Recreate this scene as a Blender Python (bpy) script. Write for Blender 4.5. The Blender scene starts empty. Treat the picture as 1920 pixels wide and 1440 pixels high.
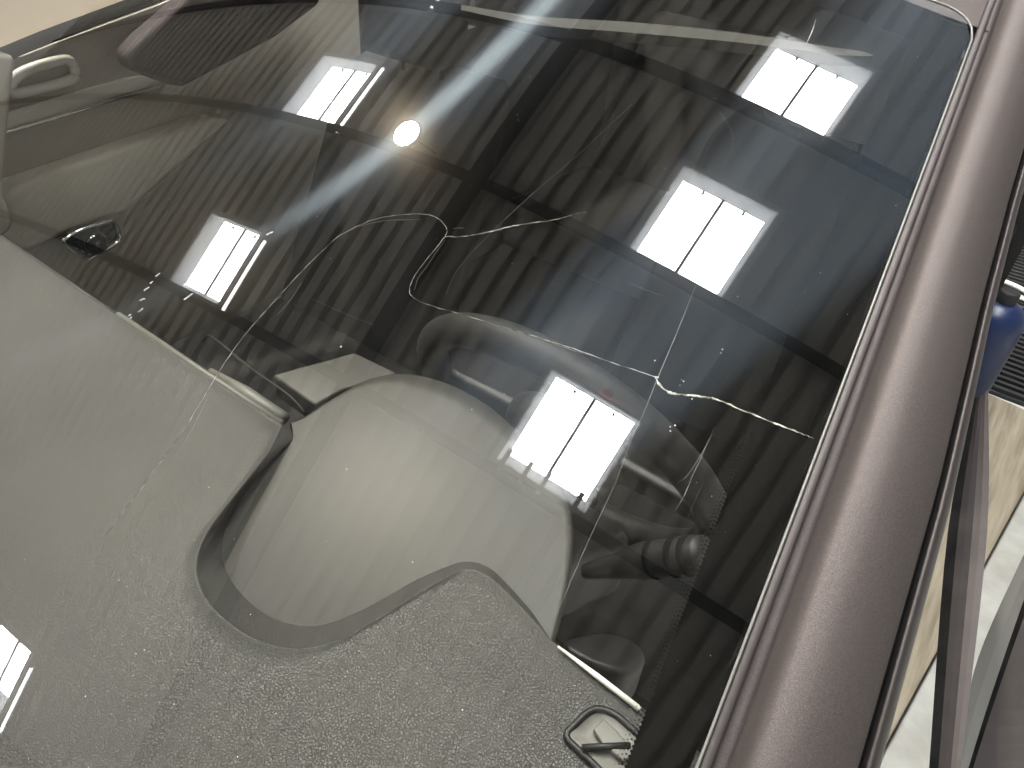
import bpy, bmesh, math, random
from mathutils import Vector, Matrix

# ---------------------------------------------------------------- survey data (metres)
# X = towards the driver's side, Y = towards the rear of the car, Z = up
D = {"cam": {"loc": [0.6907, 0.1039, 1.4049],
 "right": [0.7899, 0.6088, 0.0736],
 "up": [-0.4112, 0.4368, 0.8001],
 "back": [0.4549, -0.6622, 0.5954],
 "f": 1377.0},
 "glass": {"rho": 28.37899, "Ra": 2.52638, "Rb": 6.17921, "bc": 0.44903, "aL": 0.71344, "k": 0.11867, "c2": 0.00775, "L": 0.92569, "q4": -0.07062, "q3": -0.0034, "qb3": 0.02598},
 "roof": {"H": 6.0004, "psi": 2.2207, "tx": 0.5441, "ty": 6.2898, "s0": 3.4912, "P": -1.8523, "h": -0.8669, "w": 0.84, "tR": -0.1708, "tL": -4.4473, "dv": 0.2158, "dL": -0.0965},
 "cracks": [[[[0.3209, 0.2264], [0.3186, 0.2545], [0.3161, 0.281], [0.3126, 0.3093], [0.3051, 0.3425], [0.2994, 0.3749], [0.2984, 0.4093], [0.2985, 0.4379], [0.3, 0.4657], [0.3025, 0.4809], [0.3148, 0.5036], [0.3328, 0.5194], [0.3467, 0.5273], [0.3583, 0.5283], [0.368, 0.5239], [0.3708, 0.5184]], [0.12, 0.22, 0.28, 0.32, 0.36, 0.4, 0.4, 0.4, 0.4, 0.4, 0.5, 0.6, 0.6, 0.5, 0.5, 0.5]], [[[0.3708, 0.5184], [0.3824, 0.5252], [0.3964, 0.5384], [0.4095, 0.5528], [0.4295, 0.5702], [0.4381, 0.581], [0.4451, 0.5874]], [0.9, 0.8, 0.9, 1.0, 0.7, 0.4, 0.15]], [[[0.3708, 0.5184], [0.3714, 0.5031], [0.3721, 0.4886], [0.3735, 0.4765], [0.3774, 0.4686], [0.382, 0.4658], [0.3943, 0.4662], [0.4177, 0.4716], [0.4516, 0.4795], [0.4876, 0.4881], [0.5233, 0.4949], [0.5522, 0.5011]], [0.5, 0.5, 0.5, 0.5, 0.5, 0.5, 0.5, 0.5, 0.6, 0.7, 0.7, 0.8]], [[[0.5499, 0.5005], [0.5555, 0.4971], [0.5622, 0.4959], [0.5701, 0.4989], [0.5815, 0.5046], [0.589, 0.5074], [0.6072, 0.5097], [0.6297, 0.513], [0.6428, 0.5151], [0.6472, 0.5156]], [0.8, 1.8, 2.0, 1.6, 1.5, 1.4, 1.3, 1.2, 0.7, 0.3]]],
 "scratch_glints": [[[[0.5385, 0.5732], [0.5457, 0.5359], [0.5516, 0.502], [0.5553, 0.4827], [0.5582, 0.4657]], 0.45], [[[0.5567, 0.4709], [0.5614, 0.4473], [0.566, 0.4246], [0.5699, 0.3949], [0.574, 0.3687], [0.5779, 0.3435]], 0.3], [[[0.4175, 0.6949], [0.4111, 0.6335], [0.4012, 0.5714], [0.3954, 0.5078], [0.4015, 0.478]], 0.12], [[[0.3105, 0.3319], [0.3162, 0.3151], [0.32, 0.2998]], 0.35], [[[0.4717, 0.4841], [0.4955, 0.4885], [0.5161, 0.4939]], 0.6], [[[0.5961, 0.4907], [0.5979, 0.4775], [0.5977, 0.4555], [0.595, 0.4478]], 0.25], [[[0.5968, 0.4829], [0.5996, 0.4647], [0.6001, 0.4512]], 0.3], [[[0.1341, 0.4915], [0.1287, 0.4469], [0.1274, 0.4122]], 0.12], [[[0.4778, 0.7207], [0.4988, 0.7013], [0.5076, 0.6644]], 0.1], [[[0.4918, 0.8553], [0.4959, 0.8397], [0.4986, 0.823]], 1.2], [[[0.5009, 0.5519], [0.5144, 0.553], [0.5252, 0.5549]], 0.15], [[[0.3057, 0.4894], [0.3225, 0.5068], [0.3463, 0.5214]], 0.2], [[[0.3715, 0.5271], [0.3779, 0.5314]], 0.5], [[[0.3728, 0.5158], [0.3735, 0.5054], [0.3754, 0.4906], [0.376, 0.4806], [0.3803, 0.4703]], 0.2], [[[0.3211, 0.4276], [0.3468, 0.4302], [0.3732, 0.4337]], 0.12], [[[0.305, 0.4337], [0.308, 0.4189], [0.3081, 0.4047]], 0.2], [[[0.5988, 0.4661], [0.6019, 0.4448], [0.6023, 0.4317]], 0.3], [[[0.6069, 0.4577], [0.61, 0.4332]], 0.15]],
 "scuffs": [[[0.1996, 0.3814], [0.2005, 0.3851]], [[0.2003, 0.3747], [0.2011, 0.3773]], [[0.2013, 0.3677], [0.2025, 0.3721]], [[0.205, 0.3601], [0.2077, 0.3632]], [[0.212, 0.3525], [0.2129, 0.3566]], [[0.2077, 0.3464], [0.2085, 0.3484]], [[0.211, 0.3452], [0.2107, 0.3471]], [[0.2253, 0.3943], [0.2262, 0.3991]], [[0.2262, 0.3867], [0.2279, 0.3919]], [[0.2363, 0.378], [0.2384, 0.3855]], [[0.251, 0.4525], [0.2534, 0.4572]]],
 "chips": [[0.5646, 0.5074], [0.5662, 0.5072], [0.5656, 0.5037], [0.5754, 0.5399], [0.5758, 0.537], [0.5744, 0.4763], [0.5764, 0.4785], [0.5757, 0.4739], [0.5443, 0.5102], [0.6488, 0.555], [0.5728, 0.5006], [0.5758, 0.5017], [0.5763, 0.4995], [0.3648, 0.4093], [0.619, 0.7033], [0.3472, 0.642], [0.3512, 0.6376]],
 "dash": {"zd": 0.9667, "sl": 0.12, "yr": 0.39},
 "lipO": [[0.2441, 0.3995, 0.9679], [0.2616, 0.3699, 0.9643], [0.276, 0.3289, 0.9594], [0.2885, 0.2946, 0.9553], [0.3003, 0.2754, 0.953], [0.317, 0.2616, 0.9513], [0.3423, 0.2531, 0.9503], [0.3733, 0.2522, 0.9502], [0.3992, 0.2571, 0.9508], [0.422, 0.2682, 0.9521], [0.4371, 0.2858, 0.9542], [0.4477, 0.3132, 0.9575], [0.4568, 0.3468, 0.9615], [0.4656, 0.3744, 0.9649], [0.4729, 0.3871, 0.9664], [0.4896, 0.3918, 0.9669], [0.515, 0.3879, 0.9665], [0.5406, 0.3823, 0.9658], [0.555, 0.3782, 0.9653]],
 "lipI": [[0.2496, 0.4045, 0.9577], [0.2568, 0.3949, 0.956], [0.2585, 0.3662, 0.9487], [0.2696, 0.3239, 0.9374], [0.2838, 0.3027, 0.9316], [0.3013, 0.2891, 0.928], [0.3255, 0.2815, 0.9262], [0.3544, 0.2794, 0.926], [0.3792, 0.283, 0.9272], [0.4007, 0.2926, 0.9303], [0.4143, 0.3063, 0.9346], [0.4286, 0.3304, 0.942], [0.4418, 0.3612, 0.951], [0.4558, 0.386, 0.9575], [0.4656, 0.3964, 0.9598], [0.4815, 0.4015, 0.9603], [0.5051, 0.3988, 0.9579], [0.5315, 0.3932, 0.9541], [0.5493, 0.3859, 0.9502]],
 "hoodR": [[0.2381, 0.4122, 0.9584], [0.2439, 0.4252, 0.9619], [0.2463, 0.4458, 0.9664], [0.2506, 0.4687, 0.9713], [0.2565, 0.4908, 0.9757], [0.273, 0.5102, 0.9804], [0.2975, 0.5217, 0.9841], [0.3266, 0.5273, 0.9867], [0.3529, 0.5274, 0.988], [0.3807, 0.5246, 0.9883], [0.4105, 0.5179, 0.9875], [0.44, 0.51, 0.9858], [0.4684, 0.498, 0.9828], [0.4914, 0.4845, 0.979], [0.5096, 0.4659, 0.974], [0.5256, 0.4416, 0.9672], [0.5376, 0.4177, 0.9601], [0.5467, 0.3948, 0.953], [0.5489, 0.3869, 0.9505]],
 "hoodc": [0.76351, 0.20711, 0.53924, -0.32772, -0.40964, 0.11667],
 "edgeL": [[-0.2892, 0.3971, 0.9676], [-0.0253, 0.3969, 0.9676], [0.1396, 0.3996, 0.9679], [0.2433, 0.399, 0.9678]],
 "edgeR": [[0.555, 0.3782, 0.9653], [0.5941, 0.3749, 0.9649], [0.6275, 0.3733, 0.9647], [0.6514, 0.3716, 0.9645]],
 "rodR": [[0.562, 0.3745, 0.9689], [0.5945, 0.3733, 0.9687], [0.6277, 0.3716, 0.9685]],
 "rodL1": [[-0.3854, 0.3998, 0.9639], [-0.2975, 0.3995, 0.9639], [-0.1554, 0.3997, 0.9639], [-0.0313, 0.3994, 0.9638]],
 "rodL2": [[-0.0291, 0.3999, 0.9659], [0.1128, 0.3998, 0.9659], [0.2391, 0.4009, 0.966]],
 "rodL3": [[0.1146, 0.4117, 0.9573], [0.1697, 0.4119, 0.9574], [0.2267, 0.412, 0.9574]],
 "recess": [[0.6, 0.3381, 0.9625], [0.6021, 0.3498, 0.9639], [0.6065, 0.3566, 0.9647], [0.6155, 0.3601, 0.9651], [0.6276, 0.3594, 0.965], [0.6485, 0.3561, 0.9647], [0.664, 0.3415, 0.9629], [0.6574, 0.3221, 0.9606], [0.6335, 0.3255, 0.961], [0.6189, 0.3275, 0.9612], [0.6033, 0.3292, 0.9614], [0.5995, 0.3323, 0.9618]],
 "recess_in": [[0.6032, 0.3416, 0.9549], [0.605, 0.3522, 0.9562], [0.6079, 0.3566, 0.9567], [0.6146, 0.3587, 0.957], [0.6251, 0.3584, 0.9569], [0.6451, 0.3552, 0.9565], [0.6583, 0.3453, 0.9554], [0.6527, 0.3298, 0.9535], [0.6338, 0.3332, 0.9539], [0.6202, 0.3352, 0.9541], [0.608, 0.3358, 0.9542], [0.6046, 0.3372, 0.9544]],
 "recess_box": [[0.6115, 0.3422, 0.949], [0.6132, 0.3518, 0.9501], [0.6243, 0.3501, 0.9499], [0.6402, 0.3463, 0.9495], [0.6362, 0.3373, 0.9484], [0.6199, 0.3385, 0.9485]],
 "recess_bar": [[0.6121, 0.3289, 0.9614], [0.6347, 0.3478, 0.9637]],
 "ring": [[-0.685, 0.612, 1.0329], [-0.685, 0.6456, 1.046], [-0.685, 0.6972, 1.0521], [-0.685, 0.7103, 1.0452], [-0.685, 0.7116, 1.0304], [-0.685, 0.7023, 1.0197], [-0.685, 0.6532, 1.0146], [-0.685, 0.6061, 1.014]],
 "chrome": [[-0.688, 0.5361, 0.9521], [-0.688, 0.5816, 0.9554], [-0.688, 0.7038, 0.9671], [-0.688, 0.8551, 0.982]],
 "orn": [[-0.694, 0.547, 0.9773], [-0.694, 0.5977, 0.9846], [-0.694, 0.6965, 0.9959], [-0.694, 0.8097, 1.0049], [-0.694, 0.8769, 0.9994], [-0.694, 0.859, 0.983], [-0.694, 0.7074, 0.9687], [-0.694, 0.5848, 0.9568], [-0.694, 0.5391, 0.9534]],
 "upper": [[-0.69, 0.6334, 1.063], [-0.69, 0.6911, 1.0767], [-0.69, 0.7867, 1.0967], [-0.69, 0.8908, 1.1185], [-0.69, 0.9265, 1.1278], [-0.69, 1.0869, 1.1376], [-0.69, 1.0805, 1.0985], [-0.69, 0.8956, 1.0936], [-0.69, 0.764, 1.0815], [-0.69, 0.6893, 1.0704]],
 "lowcrease": [[-0.68, 0.5055, 0.8694], [-0.68, 0.5483, 0.8744], [-0.68, 0.7272, 0.8903], [-0.68, 0.9295, 0.9135]],
 "arm": [[-0.66, 0.4836, 0.8763], [-0.66, 0.5407, 0.8787], [-0.66, 0.7174, 0.895], [-0.66, 0.9228, 0.9176], [-0.66, 0.9875, 0.9029], [-0.66, 0.8408, 0.8324], [-0.66, 0.7282, 0.777], [-0.66, 0.6356, 0.7737], [-0.66, 0.5476, 0.7615], [-0.66, 0.4559, 0.7934]],
 "lobe": [[-0.63, 0.7785, 1.0484], [-0.63, 0.7878, 1.0627], [-0.63, 0.8155, 1.0814], [-0.63, 0.8608, 1.1054], [-0.63, 0.9014, 1.1272], [-0.63, 0.9329, 1.1526], [-0.63, 1.0484, 1.1754], [-0.63, 1.2397, 1.165], [-0.63, 1.205, 1.0993], [-0.63, 1.0911, 1.0514], [-0.63, 0.9618, 1.0145], [-0.63, 0.8723, 0.99], [-0.63, 0.8453, 0.9991], [-0.63, 0.8147, 1.0149], [-0.63, 0.7893, 1.0295]],
 "beige": [[-0.64, 0.5145, 1.0576], [-0.64, 0.605, 1.0735], [-0.64, 0.6708, 1.0917], [-0.64, 0.763, 1.1118], [-0.64, 0.8634, 1.1338], [-0.64, 0.9972, 1.1683], [-0.64, 0.8923, 1.26], [-0.64, 0.5763, 1.2386]],
 "cardtop": [[-0.7, 0.5557, 1.0424], [-0.7, 0.6281, 1.0601], [-0.7, 0.6963, 1.0775], [-0.7, 0.7928, 1.0986], [-0.7, 0.8977, 1.1216], [-0.7, 0.9315, 1.1311]],
 "corner": [[-0.6, 0.5162, 1.109], [-0.6, 0.5952, 1.088], [-0.6, 0.5858, 1.0628], [-0.6, 0.5574, 0.9967], [-0.6, 0.5269, 0.9198], [-0.6, 0.5147, 0.8862], [-0.6, 0.5168, 0.8675], [-0.6, 0.5167, 0.8464], [-0.6, 0.5092, 0.8329], [-0.6, 0.4922, 0.8253], [-0.6, 0.4173, 0.8195]],
 "oval": [[-0.64, 0.5958, 0.7676], [-0.64, 0.6025, 0.7747], [-0.64, 0.6272, 0.7812], [-0.64, 0.677, 0.7832], [-0.64, 0.6893, 0.7794], [-0.64, 0.694, 0.7618], [-0.64, 0.6913, 0.743], [-0.64, 0.6801, 0.7358], [-0.64, 0.642, 0.7271], [-0.64, 0.6219, 0.7266]],
 "ovalball": [[-0.645, 0.6436, 0.7529]],
 "stack": [[0.1312, 0.4703, 0.93], [0.1484, 0.5193, 0.93], [0.1616, 0.5578, 0.93], [0.2232, 0.5628, 0.93], [0.2026, 0.5014, 0.93], [0.2019, 0.4665, 0.93]],
 "stackbar": [[0.139, 0.4739, 0.925], [0.1928, 0.4702, 0.925]],
 "glove": [[0.0768, 0.43, 0.9662], [0.0915, 0.43, 0.9795], [0.1118, 0.43, 0.9792], [0.1568, 0.43, 0.9719], [0.2121, 0.43, 0.9683], [0.235, 0.43, 0.9582]],
 "stalk": [[0.5173, 0.4923, 0.9003], [0.5426, 0.5024, 0.9198], [0.564, 0.508, 0.9385], [0.5836, 0.5099, 0.9556], [0.6041, 0.5116, 0.9733]],
 "red": [[0.2395, 0.698, 0.8167]],
 "strip_top": [[0.2087, 0.7465], [0.2796, 0.7617], [0.3646, 0.7957], [0.4461, 0.8257], [0.5099, 0.8452], [0.5327, 0.8531], [0.5443, 0.8543]],
 "strip_bot": [[0.2136, 0.7401], [0.2864, 0.7518], [0.3719, 0.7836], [0.4517, 0.8148], [0.5136, 0.8367], [0.5352, 0.8471], [0.5448, 0.8531]],
 "rearhole": [[-0.72, 1.5869, 0.9591], [-0.72, 1.8231, 0.9783], [-0.72, 1.8099, 1.0716], [-0.72, 1.6818, 1.0808]],
 "bar": [[[0.7282, 0.8939, 0.9755], [0.7312, 0.8945, 0.9768], [0.7338, 0.8964, 0.9806], [0.7362, 0.8996, 0.9869]], [[0.7599, 0.7689, 0.8965], [0.7672, 0.771, 0.9002], [0.7774, 0.7737, 0.9055], [0.7878, 0.7763, 0.911]], [[0.8195, 0.5852, 0.8048], [0.8252, 0.5878, 0.8082], [0.8325, 0.5911, 0.8125], [0.8384, 0.5937, 0.8161]], [[0.8275, 0.5535, 0.795], [0.833, 0.5562, 0.7983], [0.84, 0.5596, 0.8025], [0.8457, 0.5624, 0.806]]],
 "belt2": [[[0.8478, 0.6497, 0.7591], [0.8617, 0.6232, 0.7411], [0.8644, 0.6244, 0.7427], [0.9249, 0.6508, 0.7839]], [[0.8293, 0.7168, 0.8178], [0.8516, 0.6875, 0.7941], [0.855, 0.6888, 0.7962], [0.9122, 0.7085, 0.8348]], [[0.8232, 0.7866, 0.899], [0.8392, 0.761, 0.8704], [0.8441, 0.7569, 0.8668], [0.9015, 0.7671, 0.8997]], [[0.8199, 0.8151, 0.939], [0.8332, 0.7987, 0.9185], [0.8375, 0.7963, 0.9164], [0.8961, 0.803, 0.9482]]],
 "wood": [[0.8961, 1.101, 0.1], [0.902, 1.6063, 0.1], [0.9672, 1.754, 0.1], [1.001, 2.1021, 0.1]],
 "g0": {"blue": [0.9009, 2.399, 0.1],
 "c1": [0.7551, 3.6553, 0.05],
 "c2": [0.8201, 3.6297, 0.05],
 "c3": [0.7716, 3.5431, 0.05],
 "c4": [0.8318, 3.5413, 0.05]},
 "lampdir": [[0.2815, 0.5216, 1.2127], [-0.5286, 0.0878, 0.8443]],
 "redroof": [[0.5318, 0.4416, 1.1313], [-0.0417, -0.1188, 0.992]]}


S = bpy.context.scene
V = Vector
R = math.radians
rnd = random.Random(7)

# ---------------------------------------------------------------- camera
cd = bpy.data.cameras.new('camera'); cam = bpy.data.objects.new('camera', cd)
S.collection.objects.link(cam); S.camera = cam
c = D['cam']; rx, ux, bx = V(c['right']), V(c['up']), V(c['back'])
cam.matrix_world = Matrix(((rx.x, ux.x, bx.x, c['loc'][0]), (rx.y, ux.y, bx.y, c['loc'][1]),
                           (rx.z, ux.z, bx.z, c['loc'][2]), (0, 0, 0, 1)))
cd.sensor_width = 36; cd.lens = 36 * c['f'] / 1920; cd.clip_start = .02; cd.clip_end = 200

# ---------------------------------------------------------------- world: dim even light of the hall's far walls
w = bpy.data.worlds.new('World'); S.world = w; w.use_nodes = True
bg = w.node_tree.nodes['Background']; bg.inputs[0].default_value = (.95, .92, .86, 1); bg.inputs[1].default_value = .3
SKYLIGHT, LAMP, TUBE = 82.0, 1700.0, 16.0
vs = S.view_settings; vs.view_transform = 'Standard'; vs.look = 'None'; vs.exposure = .7; vs.gamma = 1; vs.use_curve_mapping = False
S.render.engine = 'CYCLES'
S.cycles.use_denoising = True; S.cycles.max_bounces = 8; S.cycles.transparent_max_bounces = 24
S.cycles.diffuse_bounces = 3; S.cycles.glossy_bounces = 5; S.cycles.caustics_reflective = False; S.cycles.caustics_refractive = False
S.cycles.sample_clamp_indirect = 6

# ---------------------------------------------------------------- materials
MATS = {}
def mat(name, col=(.5, .5, .5), rough=.5, metal=0., spec=.5, coat=0., emit=0., build=None):
    m = bpy.data.materials.new(name); m.use_nodes = True
    nt = m.node_tree; b = nt.nodes['Principled BSDF']
    b.inputs['Base Color'].default_value = (*col, 1); b.inputs['Roughness'].default_value = rough
    b.inputs['Metallic'].default_value = metal; b.inputs['Specular IOR Level'].default_value = spec
    b.inputs['Coat Weight'].default_value = coat; b.inputs['Coat Roughness'].default_value = .16
    if emit:
        b.inputs['Emission Color'].default_value = (*col, 1); b.inputs['Emission Strength'].default_value = emit
    if build: build(nt, b)
    MATS[name] = m
    return m
def N(nt, t, **kw):
    n = nt.nodes.new(t)
    for k, v in kw.items():
        if k in n.inputs: n.inputs[k].default_value = v
        else: setattr(n, k, v)
    return n
def ramp(nt, fac, stops):
    r = nt.nodes.new('ShaderNodeValToRGB'); el = r.color_ramp.elements
    while len(el) < len(stops): el.new(.5)
    for e, (p_, c_) in zip(el, stops): e.position = p_; e.color = (*c_, 1) if len(c_) == 3 else c_
    nt.links.new(fac, r.inputs[0]); return r
def objco(nt):
    return N(nt, 'ShaderNodeTexCoord').outputs['Object']
def vary(nt, b, c0, c1, scale, detail=5, rlo=None, rhi=None, bump=0., bscale=None):
    co = objco(nt); nz = N(nt, 'ShaderNodeTexNoise', Scale=scale, Detail=detail); nt.links.new(co, nz.inputs['Vector'])
    r = ramp(nt, nz.outputs['Fac'], [(.3, c0), (.7, c1)]); nt.links.new(r.outputs[0], b.inputs['Base Color'])
    if rlo is not None:
        mr = N(nt, 'ShaderNodeMapRange'); mr.inputs['To Min'].default_value = rlo; mr.inputs['To Max'].default_value = rhi
        nt.links.new(nz.outputs['Fac'], mr.inputs['Value']); nt.links.new(mr.outputs[0], b.inputs['Roughness'])
    if bump:
        n2 = N(nt, 'ShaderNodeTexNoise', Scale=bscale or scale * 6, Detail=6); nt.links.new(co, n2.inputs['Vector'])
        bp = N(nt, 'ShaderNodeBump', Strength=bump, Distance=.002); nt.links.new(n2.outputs['Fac'], bp.inputs['Height'])
        nt.links.new(bp.outputs[0], b.inputs['Normal'])

def leather(scale, strength, dist):
    def f(nt, b):
        co = objco(nt)
        wn = N(nt, 'ShaderNodeTexNoise', Scale=90, Detail=3); nt.links.new(co, wn.inputs['Vector'])
        mx = N(nt, 'ShaderNodeMixRGB', blend_type='LINEAR_LIGHT'); mx.inputs[0].default_value = .0016
        nt.links.new(co, mx.inputs[1]); nt.links.new(wn.outputs['Color'], mx.inputs[2])
        vo = N(nt, 'ShaderNodeTexVoronoi', feature='DISTANCE_TO_EDGE', Scale=scale); nt.links.new(mx.outputs[0], vo.inputs['Vector'])
        r = ramp(nt, vo.outputs['Distance'], [(0., (0, 0, 0)), (.06, (.75, .75, .75)), (.16, (1, 1, 1))])
        fi = N(nt, 'ShaderNodeTexNoise', Scale=2600, Detail=3); nt.links.new(co, fi.inputs['Vector'])
        ad = N(nt, 'ShaderNodeMath', operation='MULTIPLY_ADD'); ad.inputs[1].default_value = .02
        nt.links.new(fi.outputs['Fac'], ad.inputs[0]); nt.links.new(r.outputs[0], ad.inputs[2])
        bp = N(nt, 'ShaderNodeBump', Strength=strength, Distance=dist); nt.links.new(ad.outputs[0], bp.inputs['Height'])
        nt.links.new(bp.outputs[0], b.inputs['Normal'])
        nz = N(nt, 'ShaderNodeTexNoise', Scale=7, Detail=4); nt.links.new(co, nz.inputs['Vector'])
        rr = ramp(nt, nz.outputs['Fac'], [(.3, (.034, .0325, .0295)), (.7, (.054, .0515, .0465))])
        nt.links.new(rr.outputs[0], b.inputs['Base Color'])
    return f
mat('leather', rough=.47, spec=.5, build=leather(520, .5, .00085))
def hoodmat(nt, b):
    if b.inputs['Specular IOR Level'].default_value > .9: b.inputs['IOR'].default_value = 1.75
    co = objco(nt); nz = N(nt, 'ShaderNodeTexNoise', Scale=1500, Detail=4); nt.links.new(co, nz.inputs['Vector'])
    bp = N(nt, 'ShaderNodeBump', Strength=.35, Distance=.0003); nt.links.new(nz.outputs['Fac'], bp.inputs['Height'])
    nt.links.new(bp.outputs[0], b.inputs['Normal'])
mat('soft_plastic', (.036, .034, .029), .40, spec=.34, build=hoodmat)
mat('dark_plastic', (.007, .0068, .0066), .5, build=hoodmat)
mat('gloss_black', (.006, .006, .006), .08, spec=.5)
mat('rubber', (.008, .008, .008), .8, spec=.0, build=lambda nt, b: vary(nt, b, (.006, .006, .006), (.011, .0105, .010), 60))
mat('chrome', (.82, .82, .8), .12, metal=1., build=lambda nt, b: vary(nt, b, (.78, .78, .76), (.85, .85, .83), 40))
mat('satin_trim', (.82, .79, .72), .32, spec=.5, build=hoodmat)
mat('grey_trim', (.76, .72, .63), .5, build=hoodmat)
mat('taupe_trim', (.42, .38, .32), .5, build=hoodmat)
mat('beige_trim', (.58, .46, .33), .6, build=lambda nt, b: vary(nt, b, (.60, .50, .385), (.66, .555, .43), 300, bump=.2, bscale=1200))
mat('white_plastic', (.75, .74, .66), .35, build=lambda nt, b: vary(nt, b, (.86, .85, .78), (.90, .89, .82), 30))
mat('fabric', (.03, .029, .027), .8, build=lambda nt, b: vary(nt, b, (.010, .0096, .009), (.017, .016, .015), 220, bump=.5, bscale=900))
mat('headliner', (.1, .1, .1), .85, build=lambda nt, b: vary(nt, b, (.045, .043, .039), (.06, .058, .052), 400, bump=.4, bscale=1500))
mat('seal_grey', (.10, .095, .085), .5, build=hoodmat)
mat('rim_leather', (.010, .0097, .009), .58, spec=.35, build=hoodmat)
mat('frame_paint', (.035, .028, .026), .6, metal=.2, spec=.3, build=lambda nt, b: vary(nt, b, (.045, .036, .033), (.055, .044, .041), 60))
mat('console_plastic', (.045, .042, .036), .55, build=hoodmat)
mat('dash_trim', (.12, .115, .10), .45, build=hoodmat)
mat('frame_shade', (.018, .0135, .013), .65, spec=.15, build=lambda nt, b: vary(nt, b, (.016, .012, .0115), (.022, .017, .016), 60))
mat('red_plastic', (.55, .03, .03), .35, build=hoodmat)

def paint(nt, b):
    co = objco(nt)
    vo = N(nt, 'ShaderNodeTexVoronoi', feature='F1', Scale=3600); nt.links.new(co, vo.inputs['Vector'])
    r = ramp(nt, vo.outputs['Color'], [(0., (.054, .0445, .0415)), (.6, (.084, .0695, .065)), (1., (.135, .113, .105))])
    nt.links.new(r.outputs[0], b.inputs['Base Color'])
    mx = N(nt, 'ShaderNodeVectorMath', operation='SUBTRACT'); mx.inputs[1].default_value = (.5, .5, .5)
    nt.links.new(vo.outputs['Color'], mx.inputs[0])
    sc = N(nt, 'ShaderNodeVectorMath', operation='SCALE'); sc.inputs['Scale'].default_value = .11; nt.links.new(mx.outputs[0], sc.inputs[0])
    ge = N(nt, 'ShaderNodeNewGeometry'); ad = N(nt, 'ShaderNodeVectorMath', operation='ADD')
    nt.links.new(ge.outputs['Normal'], ad.inputs[0]); nt.links.new(sc.outputs[0], ad.inputs[1])
    no = N(nt, 'ShaderNodeVectorMath', operation='NORMALIZE'); nt.links.new(ad.outputs[0], no.inputs[0])
    nt.links.new(no.outputs[0], b.inputs['Normal'])
mat('paint', (.16, .12, .11), .66, metal=.6, coat=.0, build=paint)
def trimpaint(nt, b): vary(nt, b, (.036, .029, .027), (.042, .034, .032), 60)
mat('trim_paint', (.2, .15, .14), .5, metal=.4, coat=.0, build=trimpaint)
mat('pale_seal', (.14, .137, .125), .35, build=hoodmat)
mat('dark_paint', (.045, .03, .032), .7, metal=.0, coat=.0, spec=.3, build=lambda nt, b: vary(nt, b, (.040, .026, .028), (.052, .036, .038), 50))

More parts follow.
